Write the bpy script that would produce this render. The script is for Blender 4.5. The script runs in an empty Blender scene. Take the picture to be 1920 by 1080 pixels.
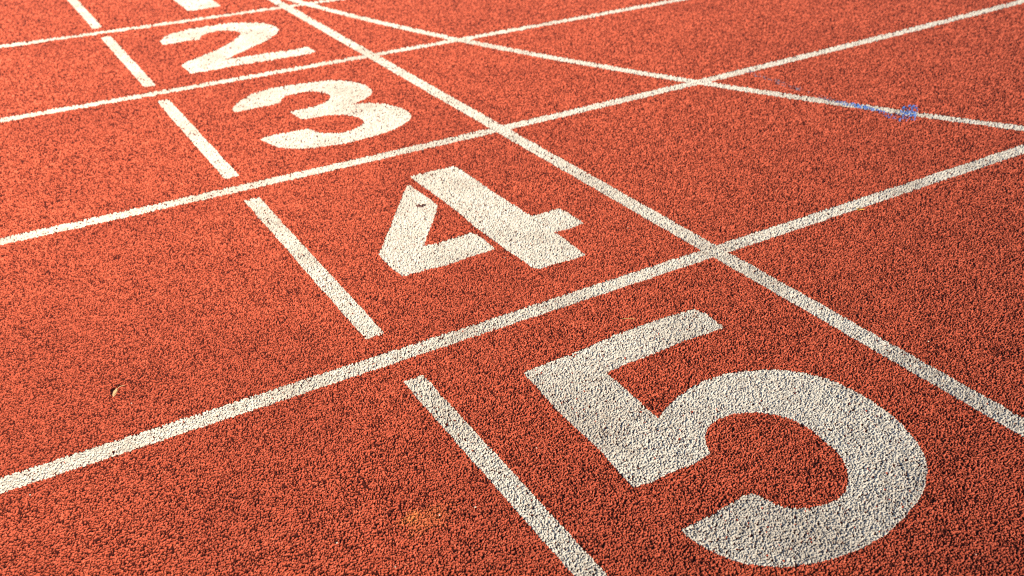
import bpy, math
import numpy as np
from mathutils import Matrix, Vector

# ------------------------------------------------------------------ camera, sky, sun, exposure
scene = bpy.context.scene
COL = scene.collection
CAM_X, CAM_Y, CAM_H = -1.69737, -5.46718, 1.24680
cam_data = bpy.data.cameras.new('camera')
cam = bpy.data.objects.new('camera', cam_data)
COL.objects.link(cam)
right = Vector((0.85961685, -0.51018162, -0.02781344))
up = Vector((0.26979152, 0.4070026, 0.87267486))
fwd = Vector((0.43390253, 0.75766985, -0.48750897))
m = Matrix.Identity(4)
for i in range(3):
    m[i][0], m[i][1], m[i][2] = right[i], up[i], -fwd[i]
m[0][3], m[1][3], m[2][3] = CAM_X, CAM_Y, CAM_H
cam.matrix_world = m
cam_data.sensor_fit = 'HORIZONTAL'
cam_data.sensor_width = 36.0
cam_data.lens = 1814.553 / 1920 * 36.0
cam_data.clip_start, cam_data.clip_end = 0.05, 1000.0
cam_data.dof.use_dof = True
cam_data.dof.focus_distance = 2.15
cam_data.dof.aperture_fstop = 4.5
scene.camera = cam

SUN_ELEV = math.radians(23.0)
VIEW_AZ = math.atan2(fwd.y, fwd.x)
ANTI_AZ = VIEW_AZ + math.radians(39.0)          # the way the shadows fall
sun_dir = Vector((-math.cos(ANTI_AZ) * math.cos(SUN_ELEV), -math.sin(ANTI_AZ) * math.cos(SUN_ELEV), math.sin(SUN_ELEV)))
sun_data = bpy.data.lights.new('sun', 'SUN')
sun_data.energy = 5.0
sun_data.angle = math.radians(0.5)
sun_data.color = (1.0, 0.82, 0.57)
sun = bpy.data.objects.new('sun', sun_data)
COL.objects.link(sun)
sun.rotation_euler = sun_dir.to_track_quat('Z', 'Y').to_euler()
sun.location = (-6, -10, 6)

world = bpy.data.worlds.new('World')
scene.world = world
world.use_nodes = True
wn = world.node_tree
sky = wn.nodes.new('ShaderNodeTexSky')
sky.sky_type = 'NISHITA'
sky.sun_disc = False
sky.sun_elevation = SUN_ELEV
sky.sun_rotation = math.atan2(sun_dir.x, sun_dir.y)
bg = wn.nodes['Background']
bg.inputs['Strength'].default_value = 0.075
wn.links.new(sky.outputs['Color'], bg.inputs['Color'])

scene.view_settings.view_transform = 'Standard'
scene.view_settings.look = 'None'
scene.view_settings.exposure = 0.80
scene.view_settings.gamma = 1.0
scene.view_settings.use_curve_mapping = False
scene.cycles.use_denoising = False
scene.cycles.filter_width = 1.1
scene.cycles.max_bounces = 5
scene.cycles.diffuse_bounces = 4

# ------------------------------------------------------------------ noise helpers (numpy)
F32 = np.float32

def hash01(ix, iy, s):
    """Repeatable random number in 0..1 for each pair of whole numbers."""
    h = ix.astype(np.uint32) * np.uint32(374761393) + iy.astype(np.uint32) * np.uint32(668265263) + np.uint32((s * 2246822519) & 0xFFFFFFFF)
    h = (h ^ (h >> np.uint32(13))) * np.uint32(1274126177)
    h = (h ^ (h >> np.uint32(16))) * np.uint32(2246822519)
    h = h ^ (h >> np.uint32(15))
    return (h & np.uint32(0xFFFFFF)).astype(F32) / F32(16777216.0)

def vnoise(x, y, size, s):
    """Smooth value noise, 0..1."""
    u, v = x / size, y / size
    iu, iv = np.floor(u), np.floor(v)
    fu, fv = (u - iu).astype(F32), (v - iv).astype(F32)
    iu, iv = iu.astype(np.int64), iv.astype(np.int64)
    fu, fv = fu * fu * (3 - 2 * fu), fv * fv * (3 - 2 * fv)
    a, b = hash01(iu, iv, s), hash01(iu + 1, iv, s)
    c, d = hash01(iu, iv + 1, s), hash01(iu + 1, iv + 1, s)
    return (a + (b - a) * fu) * (1 - fv) + (c + (d - c) * fu) * fv

def fbm(x, y, size, s):
    return 0.55 * vnoise(x, y, size, s) + 0.3 * vnoise(x, y, size * 0.47, s + 11) + 0.15 * vnoise(x, y, size * 0.21, s + 23)

GRAIN = 0.0037                                   # mean distance between rubber crumbs, metres

def crumbs(x, y, far):
    """Height of the crumb surface, the centre of the crumb on top and a random number of that crumb."""
    gx, gy = np.floor(x / GRAIN).astype(np.int64), np.floor(y / GRAIN).astype(np.int64)
    best = np.full(x.shape, -1.0, F32)
    bx, by, br = x.copy(), y.copy(), np.zeros(x.shape, F32)
    clump = (0.6 * fbm(x, y, 0.012, 5) + 0.5 * fbm(x, y, 0.045, 7) - 0.55).astype(F32)
    for layer in (0, 1):
        for ox in (-1, 0, 1):
            for oy in (-1, 0, 1):
                ix, iy = gx + ox, gy + oy
                s = 100 * layer
                px = (ix + 0.02 + 0.96 * hash01(ix, iy, s + 1)) * GRAIN
                py = (iy + 0.02 + 0.96 * hash01(ix, iy, s + 2)) * GRAIN
                h3, h4, h5 = hash01(ix, iy, s + 3), hash01(ix, iy, s + 4), hash01(ix, iy, s + 5)
                rad = F32(GRAIN) * (F32(0.36) + F32(0.36) * h3 ** F32(1.4)) if layer == 0 else F32(GRAIN) * (F32(0.20) + F32(0.24) * h3)
                ang = F32(6.2832) * h4
                ca, sa = np.cos(ang), np.sin(ang)
                dx, dy = (x - px).astype(F32), (y - py).astype(F32)
                u, v = (dx * ca + dy * sa) / rad, (dy * ca - dx * sa) / (rad * (F32(0.60) + F32(0.40) * h5))
                d2 = np.maximum(np.abs(u), np.abs(v)) ** 2 * F32(0.7) + (u * u + v * v) * F32(0.3)
                tilt = (u * (h5 - F32(0.5)) + v * (h3 - F32(0.5))) * F32(0.0006)
                top = (hash01(ix, iy, s + 8) - F32(0.5)) * (F32(0.0011) if layer == 0 else F32(0.0018))
                z = top + tilt - rad * F32(0.95) * (F32(1) - np.maximum(F32(1) - d2, F32(0)) ** F32(0.36))
                there = hash01(ix, iy, s + 6) < (F32(0.70) + F32(0.17) * far - clump * F32(1.0) if layer == 0 else F32(0.38))
                z = np.where((d2 < 1) & there, z, F32(-1))
                up_ = z > best
                best = np.where(up_, z, best)
                bx = np.where(up_, px, bx)
                by = np.where(up_, py, by)
                br = np.where(up_, hash01(ix, iy, s + 7), br)
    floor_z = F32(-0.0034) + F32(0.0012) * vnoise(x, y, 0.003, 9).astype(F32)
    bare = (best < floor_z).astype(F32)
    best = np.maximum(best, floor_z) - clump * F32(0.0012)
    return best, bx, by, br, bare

# ------------------------------------------------------------------ the track surface: one sheet, fine where it is near
def steps(a, b, d):
    n = max(1, int(math.ceil((b - a) / d)))
    return list(np.linspace(a, b, n + 1)[:-1])

rad180 = math.pi / 180
az = steps(-180 * rad180, -25 * rad180, 5 * rad180) + steps(-25 * rad180, 17 * rad180, 2.4e-3) + steps(17 * rad180, 104 * rad180, 0.58e-3) \
    + steps(104 * rad180, 140 * rad180, 2.4e-3) + steps(140 * rad180, 180 * rad180, 5 * rad180)
az = np.array(az)
rr = steps(0.02, 0.45, 0.06) + steps(0.45, 1.12, 0.004)
r = 1.12
while r < 8.2:
    rr.append(r)
    r += 0.00072 * r ** 1.75
while r < 400:
    rr.append(r)
    r *= 1.12
rr = np.array(rr)
NA, NR = len(az), len(rr)
AZ, RR = np.meshgrid(az, rr)                       # rows: radius
GX = (CAM_X + RR * np.cos(AZ)).ravel()
GY = (CAM_Y + RR * np.sin(AZ)).ravel()
NV = GX.size
GZ, BX, BY, BR = np.zeros(NV, F32), GX.copy(), GY.copy(), np.zeros(NV, F32)
fine_a = (az > -25 * rad180) & (az < 140 * rad180)
fine_r = (rr > 0.44) & (rr < 8.4)
FAR = np.clip((np.hypot(GX - CAM_X, GY - CAM_Y) - 1.6) / 3.2, 0, 1).astype(F32)   # the mesh is coarser out there: fewer single gaps
GAP_SHADE = np.zeros(NV, F32)                             # 1 where shade is painted into the gaps between the red crumbs
FINE = (fine_r[:, None] & fine_a[None, :]).ravel()
idx = np.nonzero(FINE)[0]
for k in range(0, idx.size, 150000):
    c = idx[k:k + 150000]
    GZ[c], BX[c], BY[c], BR[c], GAP_SHADE[c] = crumbs(GX[c], GY[c], FAR[c])
q = (np.arange(NR - 1)[:, None] * NA + np.arange(NA)[None, :])
q2 = np.roll(q, -1, axis=1)
QUADS = np.stack([q, q2, q2 + NA, q + NA], axis=-1).reshape(-1, 4)[:, ::-1].copy()

def grid_mesh(name, verts, quads, attrs):
    me = bpy.data.meshes.new(name)
    nv, nq = len(verts), len(quads)
    me.vertices.add(nv)
    me.vertices.foreach_set('co', np.ascontiguousarray(verts, dtype=F32).ravel())
    me.loops.add(nq * 4)
    me.loops.foreach_set('vertex_index', np.ascontiguousarray(quads, dtype=np.int32).ravel())
    me.polygons.add(nq)
    me.polygons.foreach_set('loop_start', np.arange(0, nq * 4, 4, dtype=np.int32))
    me.polygons.foreach_set('use_smooth', np.ones(nq, dtype=bool))
    for an, av in attrs.items():
        a = me.attributes.new(an, 'FLOAT', 'POINT')
        a.data.foreach_set('value', np.ascontiguousarray(av, dtype=F32))
    me.update(calc_edges=True)
    return me

# ------------------------------------------------------------------ materials
def new_mat(name):
    mt = bpy.data.materials.new(name)
    mt.use_nodes = True
    b = mt.node_tree.nodes['Principled BSDF']
    return mt, mt.node_tree, b

def attr(nt, name):
    n = nt.nodes.new('ShaderNodeAttribute')
    n.attribute_name = name
    return n.outputs['Fac']

def ramp(nt, fac, stops):
    n = nt.nodes.new('ShaderNodeValToRGB')
    e = n.color_ramp.elements
    e[0].position, e[0].color = stops[0][0], (*stops[0][1], 1)
    e[1].position, e[1].color = stops[-1][0], (*stops[-1][1], 1)
    for p, c in stops[1:-1]:
        x = e.new(p)
        x.color = (*c, 1)
    nt.links.new(fac, n.inputs['Fac'])
    return n.outputs['Color']

def mix(nt, fac, a, b):
    n = nt.nodes.new('ShaderNodeMix')
    n.data_type = 'RGBA'
    for sock, v in ((n.inputs[0], fac), (n.inputs[6], a), (n.inputs[7], b)):
        if isinstance(v, (int, float)):
            sock.default_value = v
        elif isinstance(v, tuple):
            sock.default_value = (*v, 1)
        else:
            nt.links.new(v, sock)
    return n.outputs[2]

rubber, nt, b = new_mat('red_rubber_crumb')
base = ramp(nt, attr(nt, 'tone'), [(0.0, (0.34, 0.064, 0.037)), (0.5, (0.46, 0.096, 0.056)), (0.94, (0.53, 0.128, 0.078)), (1.0, (0.53, 0.175, 0.105))])
base = mix(nt, attr(nt, 'dirt'), base, (0.30, 0.060, 0.038))
base = mix(nt, attr(nt, 'mat'), base, (0.055, 0.011, 0.009))  # dark colour stands in for shade down in the crumb gaps
base = mix(nt, attr(nt, 'stain'), base, (0.74, 0.30, 0.085))
base = mix(nt, attr(nt, 'scuff'), base, (0.02, 0.018, 0.024))
nt.links.new(base, b.inputs['Base Color'])
b.inputs['Roughness'].default_value = 0.8
b.inputs['Diffuse Roughness'].default_value = 1.0
b.inputs['Specular IOR Level'].default_value = 0.1

def paint_mat(name, stops, grime):
    mt, nt, b = new_mat(name)
    base = ramp(nt, attr(nt, 'tone'), stops)
    base = mix(nt, attr(nt, 'dirt'), base, grime)
    nt.links.new(base, b.inputs['Base Color'])
    b.inputs['Roughness'].default_value = 0.75
    b.inputs['Diffuse Roughness'].default_value = 1.0
    b.inputs['Specular IOR Level'].default_value = 0.3
    return mt

white = paint_mat('white_line_paint', [(0.0, (0.38, 0.375, 0.365)), (0.35, (0.53, 0.525, 0.51)), (1.0, (0.62, 0.62, 0.605))], (0.28, 0.25, 0.23))
blue = paint_mat('blue_spray_paint', [(0.0, (0.04, 0.09, 0.26)), (0.5, (0.025, 0.16, 0.62)), (1.0, (0.06, 0.30, 0.85))], (0.16, 0.12, 0.17))

def plain_mat(name, c1, c2, scale, rough=0.7):
    mt, nt, b = new_mat(name)
    n = nt.nodes.new('ShaderNodeTexNoise')
    n.inputs['Scale'].default_value = scale
    nt.links.new(ramp(nt, n.outputs['Fac'], [(0.35, c1), (0.65, c2)]), b.inputs['Base Color'])
    b.inputs['Roughness'].default_value = rough
    return mt

# ------------------------------------------------------------------ labels
def tag(o, label, cat, group=None):
    o['label'], o['category'] = label, cat
    if group:
        o['group'] = group
    return o

# ------------------------------------------------------------------ fields that belong to the ground
dirt = np.zeros(NV, F32)
stain = np.zeros(NV, F32)
scuff = np.zeros(NV, F32)
fx, fy = GX[idx], GY[idx]
dirt[idx] = np.clip((fbm(fx, fy, 0.45, 31) - 0.52) * 1.6, 0, 0.35) + np.clip((fbm(BX[idx], BY[idx], 0.006, 37) - 0.68) * 3, 0, 0.5)

def spot(cx, cy, rx, ry, s, size=0.02):
    d = np.hypot((GX - cx) / rx, (GY - cy) / ry)
    near = np.nonzero((d < 2) & FINE)[0]
    w = np.zeros(NV, F32)
    w[near] = np.clip(1.5 - d[near] * 1.2 + 1.6 * (fbm(BX[near], BY[near], size, s) - 0.5), 0, 1) * (0.35 + 0.65 * BR[near])
    return w

stain = np.maximum(spot(-1.190, -4.180, 0.022, 0.020, 41) * 0.5, spot(-1.163, -4.205, 0.05, 0.035, 43) * 0.22)
scuff = np.clip(spot(-0.551, -2.9115, 0.021, 0.0085, 47, 0.008) * 2.2, 0, 1)
GZ[scuff > 0.4] -= F32(0.0012)

track = bpy.data.objects.new('running_track', grid_mesh('running_track', np.stack([GX, GY, GZ], 1), QUADS, {'tone': BR, 'dirt': dirt, 'stain': stain, 'scuff': scuff, 'mat': GAP_SHADE}))  # last attribute: gap floors coloured dark as shade
track.data.materials.append(rubber)
track['kind'] = 'structure'
track['label'] = 'red rubber crumb running track surface'
COL.objects.link(track)

# ------------------------------------------------------------------ painted markings: a coat of paint on the crumbs
def inside(poly, x, y):
    poly = np.asarray(poly, float)
    res = np.zeros(x.shape, bool)
    n = len(poly)
    for i in range(n):
        x1, y1 = poly[i]
        x2, y2 = poly[(i + 1) % n]
        if y1 == y2:
            continue
        c = ((y1 > y) != (y2 > y)) & (x < (x2 - x1) * (y - y1) / (y2 - y1) + x1)
        res ^= c
    return res

EX = (0.6 * GX + 0.4 * BX + (fbm(GX, GY, 0.05, 61) - 0.5) * 0.004 * FINE).astype(np.float64)
EY = (0.6 * GY + 0.4 * BY + (fbm(GX, GY, 0.05, 67) - 0.5) * 0.004 * FINE).astype(np.float64)
COATS = np.zeros(NV, F32)                            # paint already lying on each point
wear_big = np.zeros(NV, F32)
wear_big[idx] = fbm(fx, fy, 0.16, 71)
wear_fine = np.zeros(NV, F32)
wear_fine[idx] = fbm(BX[idx], BY[idx], 0.012, 73)
BR[idx] = np.where(GAP_SHADE[idx] > 0.5, hash01(np.floor(fx * 350).astype(np.int64), np.floor(fy * 350).astype(np.int64), 89), BR[idx])
BR2 = (BR * 7.31) % 1.0

def painted(name, polys, mat, label, cat, group=None, bare=0.012, coverage=None, thick=0.00055):
    hit = np.zeros(NV, bool)
    for p in polys:
        a = np.asarray(p, float)
        lo, hi = a.min(0) - 0.03, a.max(0) + 0.03
        near = np.nonzero(FINE & (GX > lo[0]) & (GX < hi[0]) & (GY > lo[1]) & (GY < hi[1]))[0]
        hit[near] |= inside(p, EX[near], EY[near])
    near = np.nonzero(hit)[0]
    if coverage is None:
        lod = np.clip(1.6 / np.hypot(GX[near] - CAM_X, GY[near] - CAM_Y), 0.15, 1)
        keep = BR2[near] > lod * bare * (0.25 + 3.0 * np.clip(wear_big[near] - 0.35, 0, 1) + 2.5 * np.clip(wear_fine[near] - 0.5, 0, 1))
    else:
        keep = BR2[near] < coverage(GX[near], GY[near], near)
    keep &= (scuff[near] < 0.4) & ((GAP_SHADE[near] < 0.5) | (hash01(np.floor(GX[near] * 400).astype(np.int64), np.floor(GY[near] * 400).astype(np.int64), 91) < 0.42))
    hit[near[~keep]] = False
    f = QUADS[hit[QUADS].sum(1) >= (2 if coverage is None else 3)]
    used, inv = np.unique(f, return_inverse=True)
    z = np.maximum(GZ[used], F32(-0.0030)) + COATS[used] + F32(thick)    # the coat half fills the gaps between crumbs
    v = np.stack([GX[used], GY[used], z], 1)
    me = grid_mesh(name, v, inv.reshape(-1, 4), {
        'tone': BR[used] * 0.8 + 0.2 * np.clip(COATS[used] / 0.0005, 0, 1),
        'dirt': (np.clip((GY[used] + 2.98) * 9, 0, 0.85) if coverage is not None else 0) + np.clip((wear_big[used] - 0.42) * 1.1, 0, 0.4) + np.clip((wear_fine[used] - 0.6) * 2.2, 0, 0.6)})
    COATS[used] += F32(thick)
    o = bpy.data.objects.new(name, me)
    me.materials.append(mat)
    COL.objects.link(o)
    return tag(o, label, cat, group)

def band(pts, width):
    p = np.asarray(pts, float)
    t = np.gradient(p, axis=0)
    t /= np.linalg.norm(t, axis=1)[:, None]
    n = np.stack([-t[:, 1], t[:, 0]], 1) * width / 2
    return [tuple(a) for a in np.concatenate([p + n, (p - n)[::-1]])]

G_LANE = 'lane lines running along the track'
def lane_line(c2, c1, c0, x0, x1, label):
    """Centre line y(x): a slight bow over the stretch x0..x1, straight on beyond it."""
    pts = []
    for x in np.arange(-6.0, 8.01, 0.25):
        k = min(max(x, x0), x1)
        pts.append((x, c2 * k * k + c1 * k + c0 + (2 * c2 * k + c1) * (x - k)))
    return painted('lane_line', [band(pts, 0.050)], white, label, 'lane line', G_LANE)

lane_line(0.00615, -0.03338, -0.00703, -1.5, 0.4, 'white lane line between the cut off 1 and the number 2')
lane_line(0.00477, -0.00511, -1.22823, -1.6, 1.9, 'white lane line between the numbers 2 and 3')
lane_line(0.00784, 0.00605, -2.45006, -1.75, 3.3, 'white lane line between the numbers 3 and 4')
lane_line(0.00125, 0.00044, -3.66125, -1.9, 1.4, 'white lane line between the numbers 4 and 5')
lane_line(0.0, 0.0, -4.893, -1.9, 1.4, 'white lane line just cutting the bottom right corner beyond the number 5')

painted('start_line', [band([(0.0044 * y + 0.011, y) for y in np.arange(2.2, -7.2, -0.3)], 0.054)], white,
        'straight white start line crossing the lane lines right of all the numbers', 'start line')
painted('break_line', [band([(0.05358 * y * y - 0.21244 * y + 0.13112, y) for y in np.arange(2.2, -5.6, -0.2)], 0.050)], white,
        'slanting curved white line with blue paint on it, beyond the start line', 'curved line')

G_DASH = 'short white dashes left of the lane numbers'
for y0, y1, lab in ((0.151, 1.13, 'short white dash at the top edge, left of the cut off 1'),
                    (-0.080, -1.098, 'short white dash left of the number 2'),
                    (-1.334, -2.338, 'short white dash left of the number 3'),
                    (-2.558, -3.550, 'short white dash left of the number 4'),
                    (-3.767, -4.780, 'short white dash left of the number 5, cut by the bottom edge')):
    painted('dash_line', [band([(-0.982 + 0.0022 * y, y) for y in np.linspace(y0, y1, 5)], 0.050)], white, lab, 'dash', G_DASH)

TWO = [(-0.7654,-0.3389),(-0.7281,-0.2706),(-0.6810,-0.2247),(-0.6255,-0.2037),(-0.5744,-0.1852),(-0.5173,-0.1820),(-0.4596,-0.1788),
    (-0.3951,-0.1874),(-0.3420,-0.2038),(-0.2923,-0.2318),(-0.2457,-0.2695),(-0.2113,-0.3145),(-0.1946,-0.3672),(-0.1877,-0.4190),(-0.1915,-0.4733),
    (-0.2030,-0.5098),(-0.2293,-0.5566),(-0.2778,-0.6177),(-0.3325,-0.6717),(-0.3992,-0.7243),(-0.4701,-0.7808),(-0.5271,-0.8252),(-0.5863,-0.8807),
    (-0.5034,-0.8897),(-0.4161,-0.8880),(-0.3325,-0.9018),(-0.2622,-0.9052),(-0.1881,-0.9008),(-0.1858,-1.0100),(-0.2198,-1.0232),(-0.3285,-1.0183),
    (-0.4572,-1.0155),(-0.5808,-1.0055),(-0.6868,-1.0152),(-0.7867,-1.0106),(-0.7841,-0.9530),(-0.7888,-0.8588),(-0.7624,-0.8191),(-0.6912,-0.7703),
    (-0.6273,-0.7228),(-0.5734,-0.6849),(-0.5135,-0.6295),(-0.4592,-0.5669),(-0.4154,-0.5042),(-0.3881,-0.4596),(-0.3772,-0.4236),(-0.3796,-0.3928),
    (-0.3977,-0.3590),(-0.4258,-0.3266),(-0.4588,-0.3108),(-0.4964,-0.3118),(-0.5315,-0.3301),(-0.5605,-0.3524),(-0.5885,-0.4285),(-0.6155,-0.4147),
    (-0.6654,-0.4176),(-0.7153,-0.4222),(-0.7734,-0.4264)]
THREE = [(-0.7692,-1.6127),(-0.7420,-1.5703),(-0.7016,-1.5199),(-0.6550,-1.4799),(-0.6102,-1.4621),(-0.5612,-1.4465),(-0.5075,-1.4456),
    (-0.4561,-1.4530),(-0.4053,-1.4633),(-0.3526,-1.4695),(-0.3199,-1.4806),(-0.2693,-1.5172),(-0.2336,-1.5555),(-0.2115,-1.6032),(-0.1989,-1.6609),
    (-0.2046,-1.7113),(-0.2104,-1.7407),(-0.2374,-1.7872),(-0.2748,-1.8168),(-0.3091,-1.8350),(-0.3317,-1.8470),(-0.3420,-1.8506),(-0.3037,-1.8639),
    (-0.2677,-1.8927),(-0.2359,-1.9308),(-0.2137,-1.9696),(-0.2004,-2.0169),(-0.1990,-2.0700),(-0.2067,-2.1228),(-0.2367,-2.1586),(-0.2779,-2.1921),
    (-0.3300,-2.2232),(-0.3825,-2.2394),(-0.4337,-2.2451),(-0.4846,-2.2517),(-0.5446,-2.2538),(-0.5988,-2.2433),(-0.6529,-2.2339),(-0.6952,-2.2142),
    (-0.7317,-2.1888),(-0.7554,-2.1589),(-0.7724,-2.1198),(-0.7826,-2.0815),(-0.7911,-2.0375),(-0.7718,-2.0252),(-0.7418,-2.0163),(-0.7042,-2.0204),
    (-0.6670,-2.0266),(-0.6269,-2.0254),(-0.5996,-2.0271),(-0.5928,-2.0520),(-0.5849,-2.0842),(-0.5676,-2.1122),(-0.5363,-2.1341),(-0.5008,-2.1458),
    (-0.4611,-2.1378),(-0.4236,-2.1168),(-0.3990,-2.0929),(-0.3869,-2.0595),(-0.3883,-2.0230),(-0.4004,-1.9813),(-0.4234,-1.9549),(-0.4530,-1.9340),
    (-0.4903,-1.9221),(-0.5296,-1.9160),(-0.5601,-1.9088),(-0.5846,-1.9029),(-0.5891,-1.8522),(-0.5903,-1.7969),(-0.5551,-1.7920),(-0.5162,-1.7895),
    (-0.4885,-1.7894),(-0.4721,-1.7857),(-0.4402,-1.7697),(-0.4030,-1.7412),(-0.3856,-1.7135),(-0.3784,-1.6781),(-0.3838,-1.6462),(-0.3983,-1.6141),
    (-0.4240,-1.5873),(-0.4546,-1.5737),(-0.4899,-1.5734),(-0.5281,-1.5823),(-0.5581,-1.6063),(-0.5732,-1.6276),(-0.5847,-1.6589),(-0.6206,-1.6645),
    (-0.6629,-1.6653),(-0.7082,-1.6636),(-0.7542,-1.6657),(-0.7765,-1.6649),(-0.7775,-1.6447)]
FOUR_STEM = [(-0.4817,-2.6756),(-0.4329,-2.6783),(-0.3772,-2.6816),(-0.3155,-2.6835),(-0.3098,-2.7154),(-0.3106,-2.8079),(-0.3121,-2.8901),
    (-0.3143,-2.9854),(-0.3111,-3.0747),(-0.3110,-3.1377),(-0.3060,-3.1738),(-0.2681,-3.1771),(-0.2080,-3.1764),(-0.2020,-3.2065),(-0.2025,-3.2520),
    (-0.2047,-3.3052),(-0.2565,-3.3138),(-0.3117,-3.3071),(-0.3101,-3.3576),(-0.3149,-3.4132),(-0.3180,-3.4793),(-0.3603,-3.4809),(-0.4175,-3.4737),
    (-0.4698,-3.4783),(-0.4820,-3.4555),(-0.4827,-3.4134),(-0.4852,-3.3345),(-0.4867,-3.2295),(-0.4865,-3.1295),(-0.4802,-3.0281),(-0.4798,-2.9167),
    (-0.4814,-2.8032),(-0.4833,-2.7373)]
FOUR_ARM = [(-0.5130,-2.7325),(-0.5131,-2.7815),(-0.5107,-2.8625),(-0.5085,-2.9081),(-0.5104,-2.9445),(-0.5421,-2.9912),(-0.5814,-3.0457),
    (-0.6291,-3.1103),(-0.6701,-3.1704),(-0.6452,-3.1808),(-0.6101,-3.1789),(-0.5664,-3.1759),(-0.5184,-3.1735),(-0.5076,-3.2108),(-0.5101,-3.3045),
    (-0.5458,-3.3070),(-0.6027,-3.3078),(-0.6617,-3.3149),(-0.7314,-3.3098),(-0.8005,-3.3066),(-0.8045,-3.2774),(-0.8085,-3.2085),(-0.8030,-3.1479),
    (-0.7674,-3.1006),(-0.7240,-3.0369),(-0.6648,-2.9491),(-0.6056,-2.8637),(-0.5539,-2.7880)]
FIVE = [(-0.7684,-3.8848),(-0.7238,-3.8827),(-0.6455,-3.8787),(-0.5810,-3.8755),(-0.5006,-3.8676),(-0.4235,-3.8676),(-0.3393,-3.8688),
    (-0.2591,-3.8777),(-0.2498,-3.9086),(-0.2558,-3.9829),(-0.3020,-3.9828),(-0.3708,-3.9772),(-0.4576,-3.9827),(-0.5367,-3.9819),(-0.6105,-3.9875),
    (-0.6094,-4.0315),(-0.6131,-4.1037),(-0.6171,-4.1605),(-0.6165,-4.1877),(-0.5809,-4.1669),(-0.5426,-4.1511),(-0.4975,-4.1386),(-0.4460,-4.1338),
    (-0.3939,-4.1365),(-0.3460,-4.1518),(-0.3036,-4.1734),(-0.2659,-4.1999),(-0.2344,-4.2323),(-0.2129,-4.2736),(-0.2003,-4.3218),(-0.1958,-4.3755),
    (-0.1979,-4.4274),(-0.2092,-4.4798),(-0.2296,-4.5277),(-0.2533,-4.5670),(-0.2844,-4.5995),(-0.3225,-4.6254),(-0.3718,-4.6490),(-0.4300,-4.6647),
    (-0.4921,-4.6758),(-0.5469,-4.6776),(-0.6055,-4.6701),(-0.6526,-4.6578),(-0.6962,-4.6377),(-0.7282,-4.6158),(-0.7533,-4.5913),(-0.7705,-4.5629),
    (-0.7831,-4.5281),(-0.7897,-4.4965),(-0.7920,-4.4732),(-0.7636,-4.4709),(-0.7245,-4.4711),(-0.6717,-4.4682),(-0.6313,-4.4633),(-0.6121,-4.4707),
    (-0.6062,-4.4896),(-0.6005,-4.5136),(-0.5815,-4.5370),(-0.5558,-4.5533),(-0.5230,-4.5629),(-0.4930,-4.5651),(-0.4624,-4.5571),(-0.4348,-4.5395),
    (-0.4132,-4.5171),(-0.3961,-4.4908),(-0.3853,-4.4592),(-0.3828,-4.4293),(-0.3771,-4.3841),(-0.3826,-4.3427),(-0.4024,-4.3085),(-0.4328,-4.2784),
    (-0.4745,-4.2602),(-0.5168,-4.2562),(-0.5496,-4.2647),(-0.5771,-4.2884),(-0.5946,-4.3171),(-0.6024,-4.3356),(-0.6485,-4.3412),(-0.7006,-4.3375),
    (-0.7550,-4.3381),(-0.7927,-4.3328),(-0.7896,-4.2903),(-0.7834,-4.2073),(-0.7819,-4.1260),(-0.7800,-4.0318),(-0.7736,-3.9545)]
ONE = [(-0.4755, 0.2570), (-0.4400, 0.2387), (-0.3631, 0.2430), (-0.3014, 0.2440), (-0.2870, 0.2600), (-0.2850, 1.0400), (-0.4000, 1.0400),
       (-0.6300, 0.9000), (-0.6300, 0.7600), (-0.4709, 0.8600), (-0.4736, 0.4050)]
G_NUM = 'lane numbers painted in a row'
painted('lane_number', [ONE], white, 'white number 1 cut off by the top edge, only its foot showing', 'lane number', G_NUM)
painted('lane_number', [TWO], white, 'white painted lane number 2', 'lane number', G_NUM)
painted('lane_number', [THREE], white, 'white painted lane number 3', 'lane number', G_NUM)
painted('lane_number', [FOUR_STEM, FOUR_ARM], white, 'white painted lane number 4 in two stencilled pieces', 'lane number', G_NUM)
painted('lane_number', [FIVE], white, 'large white painted lane number 5', 'lane number', G_NUM)

def blue_cover(x, y, near):
    on_white = COATS[near] > 0
    patch = fbm(x, y, 0.05, 83)
    fade = np.where(y > -2.86, 0.47, 0.62)
    c = fade + 0.7 * (patch - 0.5)
    return np.where(on_white, 0.90 + 0.4 * (patch - 0.5), c)
painted('paint_mark', [[(1.262, -2.43), (1.262, -2.78), (1.268, -2.93), (1.296, -3.06), (1.302, -3.16), (1.340, -3.165), (1.400, -3.125), (1.462, -3.135),
                        (1.445, -3.165), (1.405, -3.195), (1.350, -3.235), (1.300, -3.268), (1.258, -3.245), (1.252, -3.17), (1.262, -3.12), (1.240, -3.02),
                        (1.218, -2.93), (1.214, -2.80), (1.210, -2.62), (1.220, -2.45)]],
        blue, 'faded blue paint streak with a brighter hooked end on the curved line', 'paint mark', coverage=blue_cover, thick=0.0004)

# ------------------------------------------------------------------ small things lying on the track
def mesh_obj(name, verts, faces, mat, parent=None, smooth=True):
    me = bpy.data.meshes.new(name)
    me.from_pydata([tuple(v) for v in verts], [], faces)
    me.materials.append(mat)
    if smooth:
        me.polygons.foreach_set('use_smooth', [True] * len(faces))
    me.update()
    o = bpy.data.objects.new(name, me)
    COL.objects.link(o)
    o.parent = parent
    return o

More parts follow.
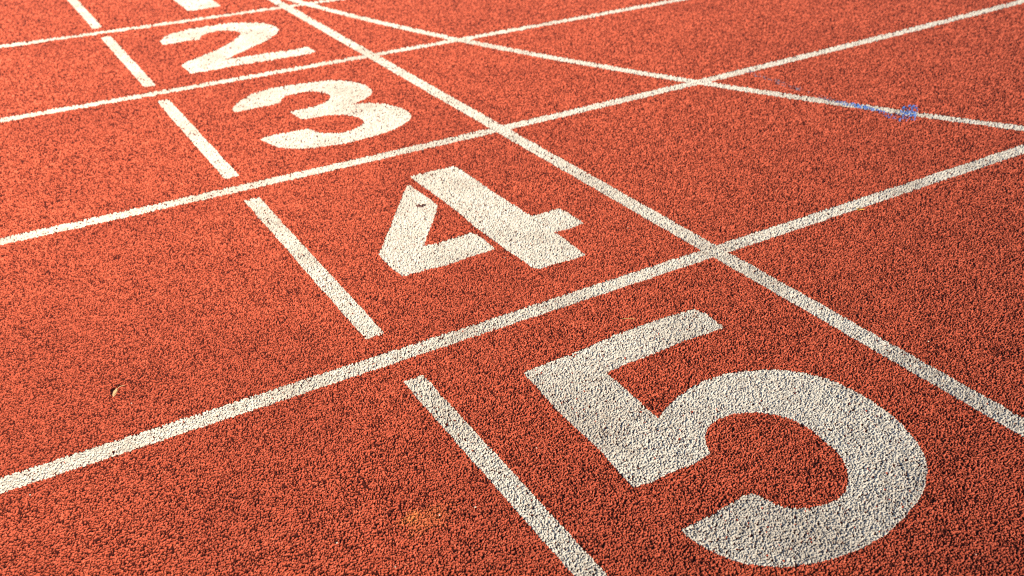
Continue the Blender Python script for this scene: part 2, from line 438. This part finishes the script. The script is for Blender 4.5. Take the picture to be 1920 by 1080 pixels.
def tube(path, radii, sides=6):
    vs, fs = [], []
    path = [Vector(p) for p in path]
    for i, p in enumerate(path):
        t = (path[min(i + 1, len(path) - 1)] - path[max(i - 1, 0)]).normalized()
        a = t.orthogonal().normalized()
        bb = t.cross(a)
        for k in range(sides):
            w = 2 * math.pi * k / sides
            vs.append(p + (a * math.cos(w) + bb * math.sin(w)) * radii[i])
    n = len(path)
    for i in range(n - 1):
        for k in range(sides):
            k2 = (k + 1) % sides
            fs.append((i * sides + k, i * sides + k2, (i + 1) * sides + k2, (i + 1) * sides + k))
    fs.append(tuple(range(sides))[::-1])
    fs.append(tuple((n - 1) * sides + k for k in range(sides)))
    return vs, fs

tan = plain_mat('dry_leaf_tan', (0.36, 0.23, 0.12), (0.50, 0.36, 0.22), 160)
straw_m = plain_mat('straw', (0.30, 0.19, 0.07), (0.40, 0.27, 0.10), 200)
yellow = plain_mat('yellow_fibre', (0.50, 0.28, 0.04), (0.60, 0.38, 0.08), 200)
grit_m = plain_mat('pale_grit', (0.40, 0.38, 0.34), (0.55, 0.53, 0.48), 300)

leaf = bpy.data.objects.new('dry_leaf', None)
COL.objects.link(leaf)
leaf.location = (-1.582, -3.457, 0.002)
tag(leaf, 'small tan curled dry leaf lying on the red rubber at the left', 'leaf')
# blade: a narrow curled leaf with its midrib, 26 mm long
d = Vector((0.022, 0.033, 0)).normalized()
n = Vector((-d.y, d.x, 0))
vs, fs = [], []
NL, NW = 12, 6
for i in range(NL + 1):
    s = i / NL
    w = 0.0034 * math.sin(math.pi * min(1, 0.10 + 0.90 * s)) ** 0.8 + 0.0002
    for j in range(NW + 1):
        t = j / NW * 2 - 1
        curl = 0.0030 * (t + 0.25) ** 2 * (1 if t > -0.25 else 0.5)
        z = 0.0012 + 0.0036 * s * (1 - 0.3 * s) + curl + 0.0005 * math.sin(9 * s + 3 * t) - (0.0005 if j == NW // 2 else 0)
        vs.append(d * (s * 0.024 - 0.015) + n * (w * t * (0.85 if t > 0 else 1)) + Vector((0, 0, z)))
for i in range(NL):
    for j in range(NW):
        a = i * (NW + 1) + j
        fs.append((a, a + 1, a + NW + 2, a + NW + 1))
blade = mesh_obj('blade', vs, fs, tan, leaf)
sol = blade.modifiers.new('thickness', 'SOLIDIFY')
sol.thickness = 0.0004
vs, fs = tube([d * 0.010 + Vector((0, 0, 0.0055)), d * 0.014 + n * -0.0008 + Vector((0, 0, 0.0060)), d * 0.018 + n * -0.0025 + Vector((0, 0, 0.0058)),
               d * 0.023 + n * -0.0062 + Vector((0, 0, 0.0048)), d * 0.026 + n * -0.0098 + Vector((0, 0, 0.0036))], [0.0009, 0.0008, 0.0007, 0.0006, 0.0006])
mesh_obj('stalk', vs, fs, tan, leaf)

vs, fs = tube([(0.5226, -3.6900, 0.0045), (0.5330, -3.6915, 0.0060), (0.5440, -3.7015, 0.0055), (0.5400, -3.7060, 0.0048), (0.5290, -3.7010, 0.0050), (0.5180, -3.6985, 0.0042)],
              [0.0008, 0.0011, 0.0012, 0.0012, 0.0010, 0.0007])
tag(mesh_obj('plant_fibre', vs, fs, yellow), 'tiny yellow curled plant fibre beside the lane line between 4 and 5', 'fibre')
vs, fs = tube([(-0.4459, -3.8215, 0.0040), (-0.4370, -3.8250, 0.0050), (-0.4285, -3.8300, 0.0047), (-0.4162, -3.8410, 0.0040)], [0.0006, 0.0008, 0.0008, 0.0005])
tag(mesh_obj('straw', vs, fs, straw_m), 'thin dull straw lying just above the top bar of the number 5', 'straw')

rng = np.random.default_rng(4)
GRIT = [(-1.0789,-4.2216),(-1.3353,-4.1699),(-1.2707,-4.2799),(-1.1457,-4.2048),(-0.8888,-4.1347),(-0.4024,-4.7940),(0.0943,-4.2955),
        (-0.5180,-3.3741),(-0.1207,-3.4107),(-0.6325,-4.2539),(-1.5607,-3.5174),(-1.7952,-3.7248)]
def grit_mesh():
    vs, fs = [], []
    rings, seg = 4, 7
    for i in range(rings + 1):
        th = math.pi * (0.03 + 0.94 * i / rings)
        for k in range(seg):
            ph = 2 * math.pi * k / seg
            q = 1 + 0.30 * (rng.random() - 0.5)
            vs.append((math.sin(th) * math.cos(ph) * q, 0.75 * math.sin(th) * math.sin(ph) * q, 0.65 * math.cos(th) * q))
    for i in range(rings):
        for k in range(seg):
            k2 = (k + 1) % seg
            fs.append((i * seg + k, (i + 1) * seg + k, (i + 1) * seg + k2, i * seg + k2))
    fs.append(tuple(range(seg)))
    fs.append(tuple(rings * seg + k for k in range(seg))[::-1])
    return vs, fs
first = None
for (x, y) in GRIT:
    if first is None:
        vs, fs = grit_mesh()
        g = first = mesh_obj('grit', vs, fs, grit_m, smooth=False)
    else:
        g = first.copy()
        COL.objects.link(g)
    k = 0.0014 + 0.0008 * rng.random()
    g.scale = (k, k, k)
    g.rotation_euler = (0, 0, rng.random() * 6.28)
    g.location = (x, y, 0.0030)
    tag(g, 'tiny pale grain of grit lying on the red rubber crumb', 'grit', 'pale grains of grit on the track')
